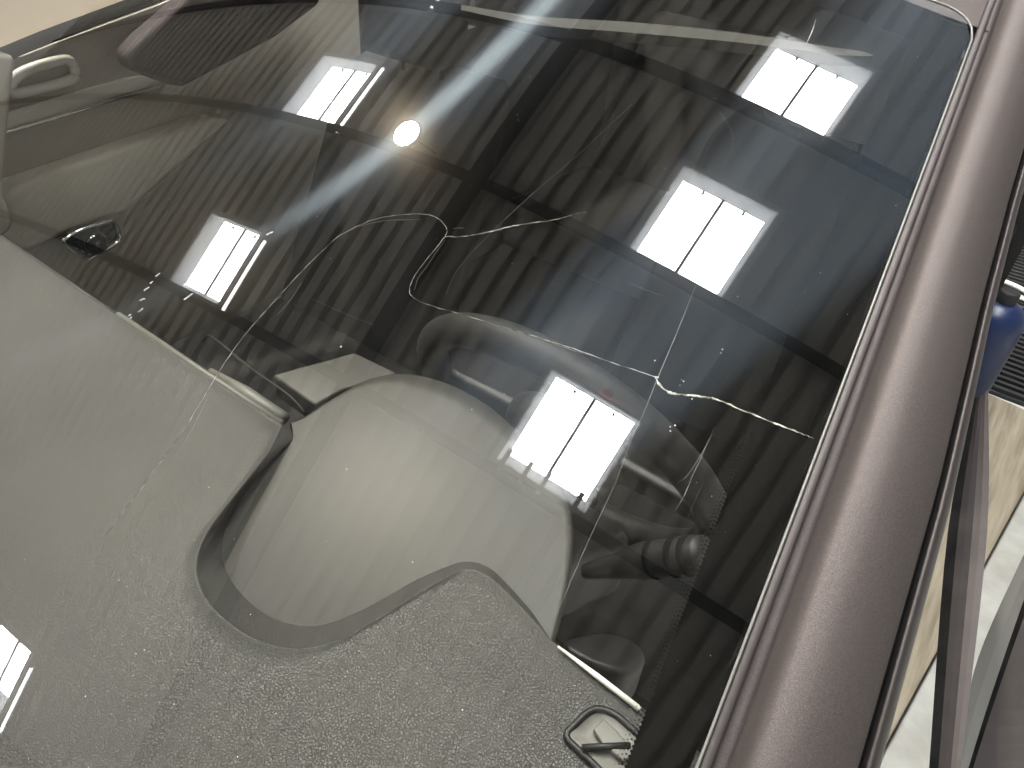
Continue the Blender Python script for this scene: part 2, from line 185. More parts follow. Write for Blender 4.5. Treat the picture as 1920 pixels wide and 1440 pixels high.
def glass_mat(name, smear):
    m = bpy.data.materials.new(name); m.use_nodes = True; nt = m.node_tree; nt.nodes.clear(); MATS[name] = m
    out = N(nt, 'ShaderNodeOutputMaterial')
    tr = N(nt, 'ShaderNodeBsdfTransparent'); tr.inputs[0].default_value = (.885, .872, .85, 1)
    gl = N(nt, 'ShaderNodeBsdfGlossy', Roughness=.0)
    fr = N(nt, 'ShaderNodeFresnel', IOR=1.68)
    # a thin pane reflects alike from both sides: undo the node's inversion on back faces
    ge = N(nt, 'ShaderNodeNewGeometry'); bk = N(nt, 'ShaderNodeMapRange'); bk.inputs['To Min'].default_value = 1.68; bk.inputs['To Max'].default_value = 1 / 1.68
    nt.links.new(ge.outputs['Backfacing'], bk.inputs['Value']); nt.links.new(bk.outputs[0], fr.inputs['IOR'])
    mx = N(nt, 'ShaderNodeMixShader'); nt.links.new(fr.outputs[0], mx.inputs[0]); nt.links.new(tr.outputs[0], mx.inputs[1]); nt.links.new(gl.outputs[0], mx.inputs[2])
    last = mx
    if smear:
        # fine wiper scratching: faint directional gloss, streak blue and warm lamp glow tinted in; thin dust film
        tg = N(nt, 'ShaderNodeTangent', direction_type='UV_MAP', uv_map='UVMap')
        g2 = N(nt, 'ShaderNodeBsdfAnisotropic', distribution='GGX'); g2.inputs['Color'].default_value = (.66, .82, 1, 1)
        g2.inputs['Roughness'].default_value = .28; g2.inputs['Anisotropy'].default_value = .94
        nt.links.new(tg.outputs[0], g2.inputs['Tangent'])
        co = objco(nt); nz = N(nt, 'ShaderNodeTexNoise', Scale=6, Detail=4); nt.links.new(co, nz.inputs['Vector'])
        mr = N(nt, 'ShaderNodeMapRange'); mr.inputs['From Min'].default_value = .3; mr.inputs['From Max'].default_value = .7
        mr.inputs['To Min'].default_value = SMEAR * .85; mr.inputs['To Max'].default_value = SMEAR * 1.15; nt.links.new(nz.outputs['Fac'], mr.inputs['Value'])
        # haze mask: fades the light streak out towards the lower glass
        uvn = N(nt, 'ShaderNodeUVMap', uv_map='UVMap'); sx = N(nt, 'ShaderNodeSeparateXYZ'); nt.links.new(uvn.outputs[0], sx.inputs[0])
        cl = N(nt, 'ShaderNodeMapRange', interpolation_type='SMOOTHSTEP'); cl.inputs['From Min'].default_value = .47; cl.inputs['From Max'].default_value = .64
        cl.inputs['To Min'].default_value = .06; cl.inputs['To Max'].default_value = 1.; nt.links.new(sx.outputs['Y'], cl.inputs['Value'])
        ml = N(nt, 'ShaderNodeMath', operation='MULTIPLY'); nt.links.new(mr.outputs[0], ml.inputs[0]); nt.links.new(cl.outputs[0], ml.inputs[1]); mr = ml
        m2 = N(nt, 'ShaderNodeMixShader'); nt.links.new(mr.outputs[0], m2.inputs[0]); nt.links.new(last.outputs[0], m2.inputs[1]); nt.links.new(g2.outputs[0], m2.inputs[2])
        g3 = N(nt, 'ShaderNodeBsdfGlossy', Roughness=.16); g3.inputs[0].default_value = (1, .86, .66, 1)
        m3 = N(nt, 'ShaderNodeMixShader'); m3.inputs[0].default_value = .0009
        nt.links.new(m2.outputs[0], m3.inputs[1]); nt.links.new(g3.outputs[0], m3.inputs[2])
        df = N(nt, 'ShaderNodeBsdfDiffuse'); df.inputs[0].default_value = (.6, .6, .58, 1)
        n3 = N(nt, 'ShaderNodeTexNoise', Scale=45, Detail=8); nt.links.new(co, n3.inputs['Vector'])
        mr3 = N(nt, 'ShaderNodeMapRange'); mr3.inputs['From Min'].default_value = .35; mr3.inputs['From Max'].default_value = .8
        mr3.inputs['To Min'].default_value = .0; mr3.inputs['To Max'].default_value = .003; nt.links.new(n3.outputs['Fac'], mr3.inputs['Value'])
        m4 = N(nt, 'ShaderNodeMixShader'); nt.links.new(mr3.outputs[0], m4.inputs[0]); nt.links.new(m3.outputs[0], m4.inputs[1]); nt.links.new(df.outputs[0], m4.inputs[2])
        last = m4
    nt.links.new(last.outputs[0], out.inputs[0])
SMEAR = .0115
glass_mat('glass_outer', True); glass_mat('side_glass', False)
m = bpy.data.materials.new('glass_inner'); m.use_nodes = True; nt = m.node_tree; nt.nodes.clear(); MATS['glass_inner'] = m
_o = N(nt, 'ShaderNodeOutputMaterial'); _t = N(nt, 'ShaderNodeBsdfTransparent'); _t.inputs[0].default_value = (.97, .98, .97, 1); nt.links.new(_t.outputs[0], _o.inputs[0])
mat('frit', (.002, .002, .002), 1., spec=.0, build=lambda nt, b: vary(nt, b, (.0015, .0015, .0015), (.0025, .0025, .0025), 90))
def crackmat(nt, b):
    co = objco(nt); nz = N(nt, 'ShaderNodeTexNoise', Scale=160, Detail=4); nt.links.new(co, nz.inputs['Vector'])
    r = ramp(nt, nz.outputs['Fac'], [(.35, (.25, .24, .19)), (.5, (.62, .60, .50)), (.65, (.9, .9, .82))]); nt.links.new(r.outputs[0], b.inputs['Base Color'])
    al = ramp(nt, nz.outputs['Fac'], [(.36, (.7, .7, .7)), (.6, (1, 1, 1))]); nt.links.new(al.outputs[0], b.inputs['Alpha'])
mat('crack_glass', rough=.25, spec=1., build=crackmat)
mat('scratch_glint_glass', rough=.4, spec=.6, build=lambda nt, b: (vary(nt, b, (.35, .36, .34), (.7, .7, .66), 120), setattr(b.inputs['Alpha'], 'default_value', .55)))
mat('dust_white', rough=.6, build=lambda nt, b: vary(nt, b, (.6, .6, .56), (.9, .88, .8), 80))

# hall and ground
def sheet(nt, b):
    vary(nt, b, (.62, .60, .565), (.74, .715, .675), 1.5, rlo=.42, rhi=.6)
mat('sheet_metal', rough=.5, spec=.5, build=sheet)
mat('dark_steel', (.02, .022, .025), .5, build=lambda nt, b: vary(nt, b, (.016, .018, .022), (.030, .031, .034), 4))
mat('white_curb', (.8, .8, .8), .5, build=lambda nt, b: vary(nt, b, (.80, .805, .81), (.86, .86, .86), 3))
mat('conduit_grey', (.7, .7, .7), .45, build=lambda nt, b: vary(nt, b, (.66, .66, .66), (.74, .74, .73), 5))
def skypane(nt, b):
    co = objco(nt); nz = N(nt, 'ShaderNodeTexNoise', Scale=2.2, Detail=4); nt.links.new(co, nz.inputs['Vector'])
    r = ramp(nt, nz.outputs['Fac'], [(.3, (.86, .93, 1)), (.6, (1, 1, .98))]); nt.links.new(r.outputs[0], b.inputs['Emission Color'])
    b.inputs['Emission Strength'].default_value = SKYLIGHT
mat('skylight_pane', (.8, .8, .8), .4, build=skypane)
def lampm(s, col):
    def f(nt, b):
        co = objco(nt); nz = N(nt, 'ShaderNodeTexNoise', Scale=9); nt.links.new(co, nz.inputs['Vector'])
        r = ramp(nt, nz.outputs['Fac'], [(.3, tuple(x * .96 for x in col)), (.7, col)]); nt.links.new(r.outputs[0], b.inputs['Emission Color'])
        b.inputs['Emission Strength'].default_value = s
    return f
mat('lamp_lens', (.8, .8, .8), .3, build=lampm(LAMP, (1, .93, .80)))
mat('tube_lens', (.8, .8, .8), .3, build=lampm(TUBE, (1, .98, .95)))
mat('concrete', rough=.85, build=lambda nt, b: vary(nt, b, (.52, .51, .48), (.62, .61, .58), 3, bump=.5, bscale=60))
def timber(nt, b):
    co = objco(nt); mp = N(nt, 'ShaderNodeMapping'); mp.inputs['Scale'].default_value = (40, 3, 40); nt.links.new(co, mp.inputs[0])
    nz = N(nt, 'ShaderNodeTexNoise', Scale=1.6, Detail=8); nt.links.new(mp.outputs[0], nz.inputs['Vector'])
    r = ramp(nt, nz.outputs['Fac'], [(.25, (.13, .102, .066)), (.5, (.24, .20, .14)), (.75, (.32, .275, .20))]); nt.links.new(r.outputs[0], b.inputs['Base Color'])
    bp = N(nt, 'ShaderNodeBump', Strength=.5, Distance=.004); nt.links.new(nz.outputs['Fac'], bp.inputs['Height']); nt.links.new(bp.outputs[0], b.inputs['Normal'])
mat('timber', rough=.75, build=timber)
mat('limestone', rough=.9, build=lambda nt, b: vary(nt, b, (.30, .285, .245), (.40, .388, .35), 14, bump=1., bscale=45))
mat('blue_plastic', (.012, .05, .25), .4, build=lambda nt, b: vary(nt, b, (.004, .013, .055), (.005, .017, .07), 20))
mat('cable_white', (.6, .59, .55), .5, build=lambda nt, b: vary(nt, b, (.55, .54, .5), (.65, .64, .6), 30))
mat('mat_rubber', (.02, .02, .02), .7, build=lambda nt, b: vary(nt, b, (.008, .008, .008), (.018, .0175, .017), 25, bump=.6, bscale=90))

# ---------------------------------------------------------------- mesh helpers
def link(o): S.collection.objects.link(o); return o
def empty(name, loc=(0, 0, 0), label=None, cat=None, group=None, parent=None, kind=None):
    o = link(bpy.data.objects.new(name, None)); o.location = loc; o.empty_display_size = .1
    tag(o, label, cat, group, kind)
    if parent: o.parent = parent
    return o
def tag(o, label=None, cat=None, group=None, kind=None):
    if label: o['label'] = label
    if cat: o['category'] = cat
    if group: o['group'] = group
    if kind: o['kind'] = kind
    return o
def mesh(name, vs_, fs, material, parent=None, smooth=False, loc=None):
    me = bpy.data.meshes.new(name)
    if loc is not None: vs_ = [V(v) - V(loc) for v in vs_]
    me.from_pydata([tuple(v) for v in vs_], [], fs); me.update()
    bm = bmesh.new(); bm.from_mesh(me); bmesh.ops.recalc_face_normals(bm, faces=bm.faces); bm.to_mesh(me); bm.free()
    for p_ in me.polygons: p_.use_smooth = smooth
    mats = material if isinstance(material, (list, tuple)) else [material]
    for x in mats: me.materials.append(MATS[x])
    o = link(bpy.data.objects.new(name, me))
    if loc is not None: o.location = loc
    if parent: o.parent = parent
    return o
def grid(rows, closed_u=False):
    n = len(rows[0]); vs_ = [v for r in rows for v in r]; fs = []
    for i in range(len(rows) - 1):
        for j in range(n - 1 + (1 if closed_u else 0)):
            k = (j + 1) % n
            fs.append((i * n + j, i * n + k, (i + 1) * n + k, (i + 1) * n + j))
    return vs_, fs
def cat_rom(pts, n=6, closed=False):
    pts = [V(p_) for p_ in pts]; L = len(pts); out = []
    for i in range(L if closed else L - 1):
        g = (lambda k: pts[k % L]) if closed else (lambda k: pts[min(max(k, 0), L - 1)])
        a, b, c_, d = g(i - 1), g(i), g(i + 1), g(i + 2)
        for k in range(n):
            t = k / n
            out.append(.5 * ((2 * b) + (c_ - a) * t + (2 * a - 5 * b + 4 * c_ - d) * t * t + (3 * b - a - 3 * c_ + d) * t ** 3))
    if not closed: out.append(pts[-1])
    return out
def tube_vf(path, rad, seg=10, closed=False, squash=1., upv=None):
    path = [V(p_) for p_ in path]; n = len(path); rows = []
    for i, p_ in enumerate(path):
        if closed: t = path[(i + 1) % n] - path[i - 1]
        else: t = path[min(i + 1, n - 1)] - path[max(i - 1, 0)]
        t.normalize(); u = (V(upv) if upv else V((0, 0, 1)))
        if abs(t.dot(u)) > .95: u = V((1, 0, 0))
        a = t.cross(u).normalized(); b = a.cross(t).normalized()
        r = rad[i] if isinstance(rad, (list, tuple)) else rad
        rows.append([p_ + a * (r * math.cos(2 * math.pi * k / seg)) + b * (r * squash * math.sin(2 * math.pi * k / seg)) for k in range(seg)])
    if closed: rows.append(rows[0])
    vs_, fs = grid(rows, True)
    if not closed:
        fs.append(tuple(range(seg))[::-1]); fs.append(tuple((len(rows) - 1) * seg + k for k in range(seg)))
    return vs_, fs
def tube(name, path, rad, material, parent=None, seg=10, closed=False, squash=1., upv=None, loc=None):
    return mesh(name, *tube_vf(path, rad, seg, closed, squash, upv), material, parent, True, loc)
def box_vf(c0, sx, sy, sz, ax=(1, 0, 0), ay=(0, 1, 0), az=(0, 0, 1)):
    c0, ax, ay, az = V(c0), V(ax), V(ay), V(az); vs_ = []
    for k in (-1, 1):
        for j in (-1, 1):
            for i in (-1, 1): vs_.append(c0 + ax * (i * sx / 2) + ay * (j * sy / 2) + az * (k * sz / 2))
    return vs_, [(0, 2, 3, 1), (4, 5, 7, 6), (0, 1, 5, 4), (2, 6, 7, 3), (0, 4, 6, 2), (1, 3, 7, 5)]
def bevel(o, wd, seg=3):
    m_ = o.modifiers.new('bevel', 'BEVEL'); m_.width = wd; m_.segments = seg; m_.limit_method = 'ANGLE'; m_.angle_limit = R(30)
    for p_ in o.data.polygons: p_.use_smooth = True
    return o
def box(name, c0, s, material, parent=None, bev=.0, **k):
    o = mesh(name, *box_vf(c0, *s, **k), material, parent)
    if bev: bevel(o, bev)
    return o
def slab(name, outline, d, material, parent=None, bev=.003, smooth_n=0):
    """solid with a polygon outline, thickness vector d"""
    pts = cat_rom(outline, smooth_n, True) if smooth_n else [V(p_) for p_ in outline]
    n = len(pts); d = V(d); vs_ = pts + [p_ + d for p_ in pts]
    fs = [tuple(range(n)), tuple(range(2 * n - 1, n - 1, -1))] + [(i, n + i, n + (i + 1) % n, (i + 1) % n) for i in range(n)]
    o = mesh(name, vs_, fs, material, parent)
    if bev: bevel(o, bev)
    return o

# ---------------------------------------------------------------- windscreen surface
G = D['glass']; rho = R(G['rho'])
GO, GA, GB, GN = V((0, 0, .95)), V((1, 0, 0)), V((0, math.cos(rho), math.sin(rho))), V((0, -math.sin(rho), math.cos(rho)))
def gl(a, b, off=0.):
    ka, kb, bb = .5 / G['Ra'], .5 / G['Rb'], b - G['bc']
    w_ = ka * a * a + kb * bb * bb + G['q4'] * a ** 4 + G['q3'] * a * a * bb + G['qb3'] * bb ** 3
    n = gn(a, b)
    return GO + GA * a + GB * b - GN * w_ + n * off
def gn(a, b):
    ka, kb, bb = .5 / G['Ra'], .5 / G['Rb'], b - G['bc']
    fa = 2 * ka * a + 4 * G['q4'] * a ** 3 + 2 * G['q3'] * a * bb; fb = 2 * kb * bb + G['q3'] * a * a + 3 * G['qb3'] * bb * bb
    return (GN + GA * fa + GB * fb).normalized()
def edge_a(b): return G['aL'] - G['k'] * b - G['c2'] * b * b
BT = .922
def top_b(s):
    """upper edge of the glass with rounded corners, s in -1..1"""
    s = abs(s); b = BT + .012 * (1 - s * s)
    if s > .955:
        q = (s - .955) / .045; b -= .027 * (1 - math.sqrt(max(0, 1 - q * q)))
    return b

car = empty('car', (0, 0, 0), 'brown purple metallic car with a cracked windscreen and its driver door open', 'car')

def windscreen():
    NA, NB = 150, 110
    ss = [-1 + 2 * i / NA for i in range(NA + 1)]
    out, inn = [], []
    for j in range(NB + 1):
        ro, ri = [], []
        for s in ss:
            b = -.07 + (top_b(s) + .07) * j / NB
            a = s * edge_a(b)
            ro.append((a, b))
        out.append(ro)
    n = NA + 1; vo = [gl(a, b) for r in out for a, b in r]; vi = [gl(a, b, -.005) for r in out for a, b in r]
    fs, mi = [], []
    K = len(vo)
    for j in range(NB):
        for i in range(NA):
            q = (j * n + i, j * n + i + 1, (j + 1) * n + i + 1, (j + 1) * n + i)
            fs.append(q); mi.append(0); fs.append(tuple(K + k for k in q[::-1])); mi.append(1)
    ring = [i for i in range(n)] + [j * n + NA for j in range(1, NB + 1)] + [NB * n + i for i in range(NA - 1, -1, -1)] + [j * n for j in range(NB - 1, 0, -1)]
    for x, y in zip(ring, ring[1:] + ring[:1]): fs.append((y, x, K + x, K + y)); mi.append(1)
    me = bpy.data.meshes.new('windscreen'); me.from_pydata([tuple(v) for v in vo + vi], [], fs)
    for x in ('glass_outer', 'glass_inner'): me.materials.append(MATS[x])
    uv = me.uv_layers.new(name='UVMap'); ab = [q for r in out for q in r] * 2
    for p_ in me.polygons:
        p_.use_smooth = True; p_.material_index = mi[p_.index]
        for li in p_.loop_indices:
            a, b = ab[me.loops[li].vertex_index]; uv.data[li].uv = (a * .9232 - b * .3843, a * .3843 + b * .9232)   # u follows the wiper sweep
    me.update(); me.set_sharp_from_angle(angle=R(40))
    o = link(bpy.data.objects.new('windscreen', me)); o.parent = car
    o['label'] = 'cracked laminated glass reflecting the hall roof'
    return o
screen = windscreen()

def ribbon(name, ab, wd, material, h=.0003, sink=.0001, parent=screen, jag=0.):
    """thin raised ridge following a line across the glass; width in metres per point"""
    pts = cat_rom([(a, b, 0) for a, b in ab], 8); n = len(pts)
    ws = []
    for i in range(n):
        q = i / 8; k = min(int(q), len(wd) - 2); f = q - k; ws.append(wd[k] * (1 - f) + wd[k + 1] * f)
    rows = []
    for i, p_ in enumerate(pts):
        t = pts[min(i + 1, n - 1)] - pts[max(i - 1, 0)]; t.normalize(); s = V((-t.y, t.x, 0))
        wdt = ws[i] * (1 + jag * rnd.uniform(-.6, .6)); p2 = p_ + s * (jag * .0003 * rnd.uniform(-1, 1))
        l, r_ = p2 + s * wdt / 2, p2 - s * wdt / 2
        rows.append([gl(l.x, l.y, -sink), gl(p2.x, p2.y, h), gl(r_.x, r_.y, -sink)])
    vs_, fs = grid(rows, True)
    return mesh(name, vs_, fs, material, parent, False)
for ab, wd in D['cracks']: ribbon('crack', ab, [x * .0007 for x in wd], 'crack_glass', jag=.9)
for ab, wd in D['scratch_glints']: ribbon('scratch_glint', ab, [wd * .0002] + [wd * .0007] * max(1, len(ab) - 2) + [wd * .0002], 'scratch_glint_glass', h=.00015, jag=.3)  # real scratches, plus highlights beside the cracks drawn in as pale ribbons
for ab in D['scuffs']: ribbon('scuff', ab, [.0012, .0012], 'scratch_glint_glass', h=.0002, jag=.6)
def chip_vf(a, b, r, h=.0004):
    ring = [gl(a + r * rnd.uniform(.6, 1.2) * math.cos(k * math.pi / 3), b + r * rnd.uniform(.6, 1.2) * math.sin(k * math.pi / 3), .00005) for k in range(6)]
    return ring + [gl(a, b, h)], [(k, (k + 1) % 6, 6) for k in range(6)] + [tuple(range(5, -1, -1))]
for a, b in D['chips']: mesh('chip', *chip_vf(a, b, rnd.uniform(.0003, .0006)), 'dust_white', screen)
vs_, fs = [], []
for _ in range(450):                                   # dust on the glass
    a, b = rnd.uniform(-.45, .66), rnd.uniform(.1, .9)
    if abs(a) > edge_a(b) - .01: continue
    q, f = chip_vf(a, b, rnd.choice([.00012, .00015, .00015, .0002, .0003]), .0001); k = len(vs_); vs_ += q; fs += [tuple(i + k for i in t) for t in f]
tag(mesh('dust', vs_, fs, 'dust_white', screen), kind='stuff')

# black ceramic band printed round the inner face, toothed edge and rows of dots
def frit(side):
    off = -.0054; pitch = .0025; rows = []
    b = -.07; vs_, fs = [], []
    def wd(b): return .030 + .010 * min(1, max(0, (b - .28) / .3))
    n = int(.99 / pitch)
    for i in range(n):
        b0, b1 = -.07 + i * pitch, -.07 + (i + 1) * pitch; bm_ = (b0 + b1) / 2
        if b1 > .915: break
        e = lambda bb, d: gl(side * (edge_a(bb) - d), bb, off)
        k = len(vs_)
        vs_ += [e(b0, .001), e(b1, .001), e(b1, wd(b1) - .0012), e(bm_, wd(bm_)), e(b0, wd(b0) - .0012)]
        fs.append((k, k + 1, k + 2, k + 3, k + 4))
    band = mesh('ceramic_band', vs_, fs, 'frit', screen)
    vs_, fs = [], []
    for r_, (d, rad) in enumerate([(.0018, .00058), (.0036, .00045), (.0054, .00032)]):
        for i in range(n):
            b0 = -.07 + (i + (0 if r_ % 2 else .5) * 1 + .5 * 0) * pitch + (pitch / 2 if r_ == 1 else 0) * 0
            if b0 > .91: break
            a0 = edge_a(b0) - wd(b0) - d + .0008; k = len(vs_)
            vs_ += [gl(side * (a0 + rad * math.cos(t * math.pi / 3)), b0 + rad * math.sin(t * math.pi / 3), off) for t in range(6)]
            fs.append(tuple(range(k, k + 6)))
    tag(mesh('ceramic_dots', vs_, fs, 'frit', screen), kind='stuff')
frit(1); frit(-1)
rows = [[gl(s * edge_a(top_b(s)) * .985, top_b(s) - .001, -.0054), gl(s * edge_a(top_b(s)) * .985, top_b(s) - .045, -.0054)] for s in [i / 30 - 1 for i in range(61)]]
mesh('ceramic_band', *grid(rows), 'frit', screen)

# ---------------------------------------------------------------- A-pillars, roof edge
def edge_path(side, b0, b1, n=60):
    out = []
    for i in range(n + 1):
        b = b0 + (b1 - b0) * i / n; bb = min(b, .905)
        p_ = gl(side * edge_a(bb), bb); nn = gn(side * edge_a(bb), bb)
        t = (gl(side * edge_a(bb + .01), bb + .01) - gl(side * edge_a(bb - .01), bb - .01)).normalized()
        if b > bb: p_ = p_ + t * (b - bb)
        e = (t.cross(nn) * 1).normalized()
        if e.x * side < 0: e = -e
        out.append((p_, e, nn, t, b))
    return out
def sweep(name, side, prof, material, parent, b0=-.05, b1=1.35, scale=lambda b: 1., n=70):
    rows = []
    for p_, e, nn, t, b in edge_path(side, b0, b1, n):
        k = scale(b); rows.append([p_ + e * (x * k) + nn * y for x, y in prof])
    vs_, fs = grid(rows)
    return mesh(name, vs_, fs, material, parent, True)
def rounded(prof, n=5): return [(q.x, q.y) for q in cat_rom([(x, y, 0) for x, y in prof], n)]
def PSC(b):
    k = [(.325, .835), (.52, .795), (.66, .715), (.755, .69), (1.0, .68)]
    if b <= k[0][0]: return k[0][1]
    for (x0, y0), (x1, y1) in zip(k, k[1:]):
        if b <= x1: return y0 + (y1 - y0) * (b - x0) / (x1 - x0)
    return k[-1][1]
for side in (1, -1):
    pil = empty('windscreen_pillar', (0, 0, 0), parent=car)
    sweep('shell', side, rounded([(.0098, -.007), (.0104, -.0085), (.016, -.009), (.0205, -.006), (.0235, .003), (.0262, .0085), (.030, .0116), (.036, .0130), (.044, .0133), (.052, .0122), (.062, .0094), (.072, .005), (.082, -.001), (.088, -.007), (.0895, -.012)]), 'paint', pil, scale=PSC)
    sweep('drip_moulding', side, rounded([(.0024, -.003), (.0024, .0008), (.0034, .0018), (.0052, .0021), (.0070, .0018), (.0077, .0006), (.0080, -.004)], 4), 'trim_paint', pil, b1=1.0)
    sweep('gap_seal', side, [(.0890, -.010), (.0890, -.014), (.0935, -.014), (.0935, -.03)], 'rubber', pil, scale=PSC)
    sweep('outer_rail', side, rounded([(.0925, -.022), (.0928, -.012), (.0945, -.0095), (.098, -.0105), (.103, -.016), (.107, -.026), (.108, -.042)], 4), 'trim_paint', pil, scale=PSC)
# pale bead along the glass edge, round the upper corners
bead = []
for i in range(61): b = -.05 + (.893 + .05) * i / 60; bead.append(gl(edge_a(b) + .0012, b, .0004))
for s in [1 - .02 * k / 6 for k in range(1, 7)] + [.97, .96, .95, .9, .8, .7, .5, .3, 0]: bead.append(gl(s * edge_a(top_b(s)), top_b(s) + .0012, .0004))
bead2 = [V((-q.x, q.y, q.z)) for q in bead]
for bd in (bead, bead2): tube('edge_bead', bd, .0009, 'pale_seal', screen, 8)
# roof skin behind the glass
rows = []
for k in range(0, 9):
    rows.append([gl(s * .62, top_b(s * .9) + .004, .003) + V((0, .16 * k, .03 * (k / 8) ** .5 - (.0 if k else .012))) for s in [i / 20 - 1 for i in range(41)]])
mesh('roof_skin', *grid(rows), 'paint', car, True)

# bonnet, cowl and wings in front of the glass
rows = [[V((x, y, .905 - .10 * ((-.06 - y) / .95) ** 1.6 - .05 * abs(x / .72) ** 2.5)) for x in [-.72 + .072 * i for i in range(21)]] for y in [-.09 - .09 * k for k in range(11)]]
mesh('bonnet', *grid(rows), 'paint', car, True)
rows = [[V((x, y, z - .05 * abs(x / .72) ** 2.5)) for x in [-.72 + .072 * i for i in range(21)]] for y, z in ((-.088, .880), (-.07, .885), (-.05, .890), (-.045, .868))]
mesh('cowl_panel', *grid(rows), 'rubber', car, True)
for sd_ in (1, -1):
    rows = [[V((sd_ * (.726 + .09 * math.sin(q * 1.5)), y, .855 - .10 * (max(0, -.06 - y) / .95) ** 1.6 - .40 * q * q)) for q in [i / 8 for i in range(9)]] for y in [.10 - .10 * k for k in range(12)]]
    mesh('wing', *grid(rows), 'paint', car, True)
# ---------------------------------------------------------------- dashboard
ds = D['dash']
def dz(y): return ds['zd'] - ds['sl'] * (ds['yr'] - y)
dash = empty('dashboard', (0, 0, 0), parent=car)
lo, li = cat_rom(D['lipO'], 6), cat_rom(D['lipI'], 6)
cols = []
eL, eR = D['edgeL'], D['edgeR']
for i in range(30):
    x = -.72 + (.2441 + .72) * i / 30; y = .397 - .03 * max(0, (-x - .45) / .27) ** 2 if x < -.0 else .397 + .0025 * x / .244
    cols.append((V((x, y, dz(y))), None))
for t, q in zip(lo, li): cols.append((t, q))
for i in range(1, 13):
    x = .555 + (.74 - .555) * i / 12; y = .3782 - .0046 * i / 6
    cols.append((V((x, y, dz(y))), None))
def crown(x, y): return 0.
rows = []
YS = [-.03 + .43 * k / 26 for k in range(27)]
nr = 26
mat_rows = []
for k in range(nr + 1):
    r = []
    for t, q in cols:
        y = -.05 + (t.y - .0045 + .05) * k / nr; r.append(V((t.x, y, dz(y) - .3 * (y - .3) ** 2 * (1 - k / nr))))
    rows.append(r)
rows.append([t + V((0, -.0026, .0013)) for t, q in cols])
rows.append([t + V((0, -.0010, .0012)) for t, q in cols])
rows.append([t + V((0, 0, -.0006)) for t, q in cols])
def lower(t, q, f):
    if q is None: q = t + V((0, .012, -.018))
    return t + (q - t) * f
rows.append([lower(t, q, .07) + V((0, 0, -.0004)) for t, q in cols])
rows.append([lower(t, q, .5) for t, q in cols])
rows.append([lower(t, q, .95) for t, q in cols])
rows.append([lower(t, q, 1.) for t, q in cols])
rows.append([lower(t, q, 1.) + V((0, .0015 if q else 0, -.02)) for t, q in cols])
mesh('padded_top', *grid(rows), 'leather', dash, True)
# instrument hood
hr = cat_rom(D['hoodR'], 6); n = len(hr); rows = []
cen = V((.40, .40, .96)); HC = D['hoodc']
def hood_z(x, y): return HC[0] + HC[1] * x + HC[2] * y + HC[3] * x * x + HC[4] * y * y + HC[5] * x * y
for k in range(15):
    v = k / 14; r = []
    for i in range(n):
        u = i / (n - 1); p_ = li[i].lerp(hr[i], v)
        p_.z = hood_z(p_.x, p_.y)
        r.append(p_)
    rows.append(r)
def outw(p_): q = V((p_.x - cen.x, p_.y - cen.y, 0)); return q.normalized()
for do, dzz in ((.0022, -.0018), (.0032, -.006), (.003, -.014), (-.002, -.034), (-.012, -.06)):
    rows.append([p_ + outw(p_) * do + V((0, 0, dzz * (math.sin(math.pi * i / (n - 1)) ** .4 if dzz > -.01 else 1))) for i, p_ in enumerate(hr)])
mesh('instrument_hood', *grid(rows), 'soft_plastic', dash, True)
# fascia below the pad (passenger side) with trim
fas = [V((-.70, .412, .945)), V((.236, .414, .948)), V((.24, .43, .60)), V((-.70, .43, .60))]
slab('fascia', fas, (0, -.03, 0), 'dark_plastic', dash, .004)
tube('edge_trim', D['rodL1'], .0026, 'dark_plastic', dash, 10)
tube('edge_trim', D['rodL2'], .0034, 'dash_trim', dash, 12)
tube('vent_bar', D['rodL3'], [.003, .0075, .0068], 'dash_trim', dash, 12)
tube('edge_trim', D['rodR'], [.0008, .0020, .0020], 'satin_trim', dash, 10)
slab('console_top', D['stack'], (0, 0, -.03), 'console_plastic', dash, .003)
tube('bright_strip', D['stackbar'], .0022, 'chrome', dash, 8)
tube('glovebox_line', cat_rom(D['glove'], 5), .0012, 'rim_leather', dash, 8)
# corner recess near the driver's pillar
tube('recess_rim', cat_rom(D['recess'], 6, True), .0024, 'dark_plastic', dash, 8, True)
ro, ri = cat_rom(D['recess'], 6, True), cat_rom(D['recess_in'], 6, True); ce = sum(ri, V()) / len(ri)
ri = [p_ + V((0, 0, .0075)) for p_ in ri]; ce = ce + V((0, 0, .0075))
rw = [[p_ + V((0, 0, .001)) for p_ in ro], [p_.lerp(q, .5) + V((0, 0, .0012)) for p_, q in zip(ro, ri)], ri, [ce + (p_ - ce) * .55 for p_ in ri], [ce + (p_ - ce) * .05 for p_ in ri]]
mesh('recess_dish', *grid(rw, True), 'dash_trim', dash, True)
slab('recess_well', [V(q) + V((0, 0, .0145)) for q in D['recess_box']], (0, 0, .004), 'dash_trim', dash, .001)
tube('recess_bar', [V(q) + V((0, 0, .004)) for q in D['recess_bar']], .0022, 'dark_plastic', dash, 8)
# pod beside the instrument hood
slab('column_shroud', [(.30, .47, .93), (.50, .45, .93), (.52, .60, .86), (.30, .62, .86)], (0, 0, -.10), 'dark_plastic', dash, .02)
slab('instrument_face', [(.285, .468, .945), (.49, .462, .945), (.49, .45, .86), (.285, .455, .86)], (0, -.01, 0), 'gloss_black', dash, .002)
slab('lower_panel', [(.53, .392, .935), (.73, .385, .935), (.73, .42, .60), (.53, .43, .60)], (0, -.02, 0), 'dark_plastic', dash, .004)
slab('side_pod', cat_rom([(.556, .395, .945), (.600, .405, .94), (.604, .44, .92), (.585, .462, .90), (.56, .45, .90)], 5, True), (0, 0, -.05), 'dark_plastic', dash, .006)

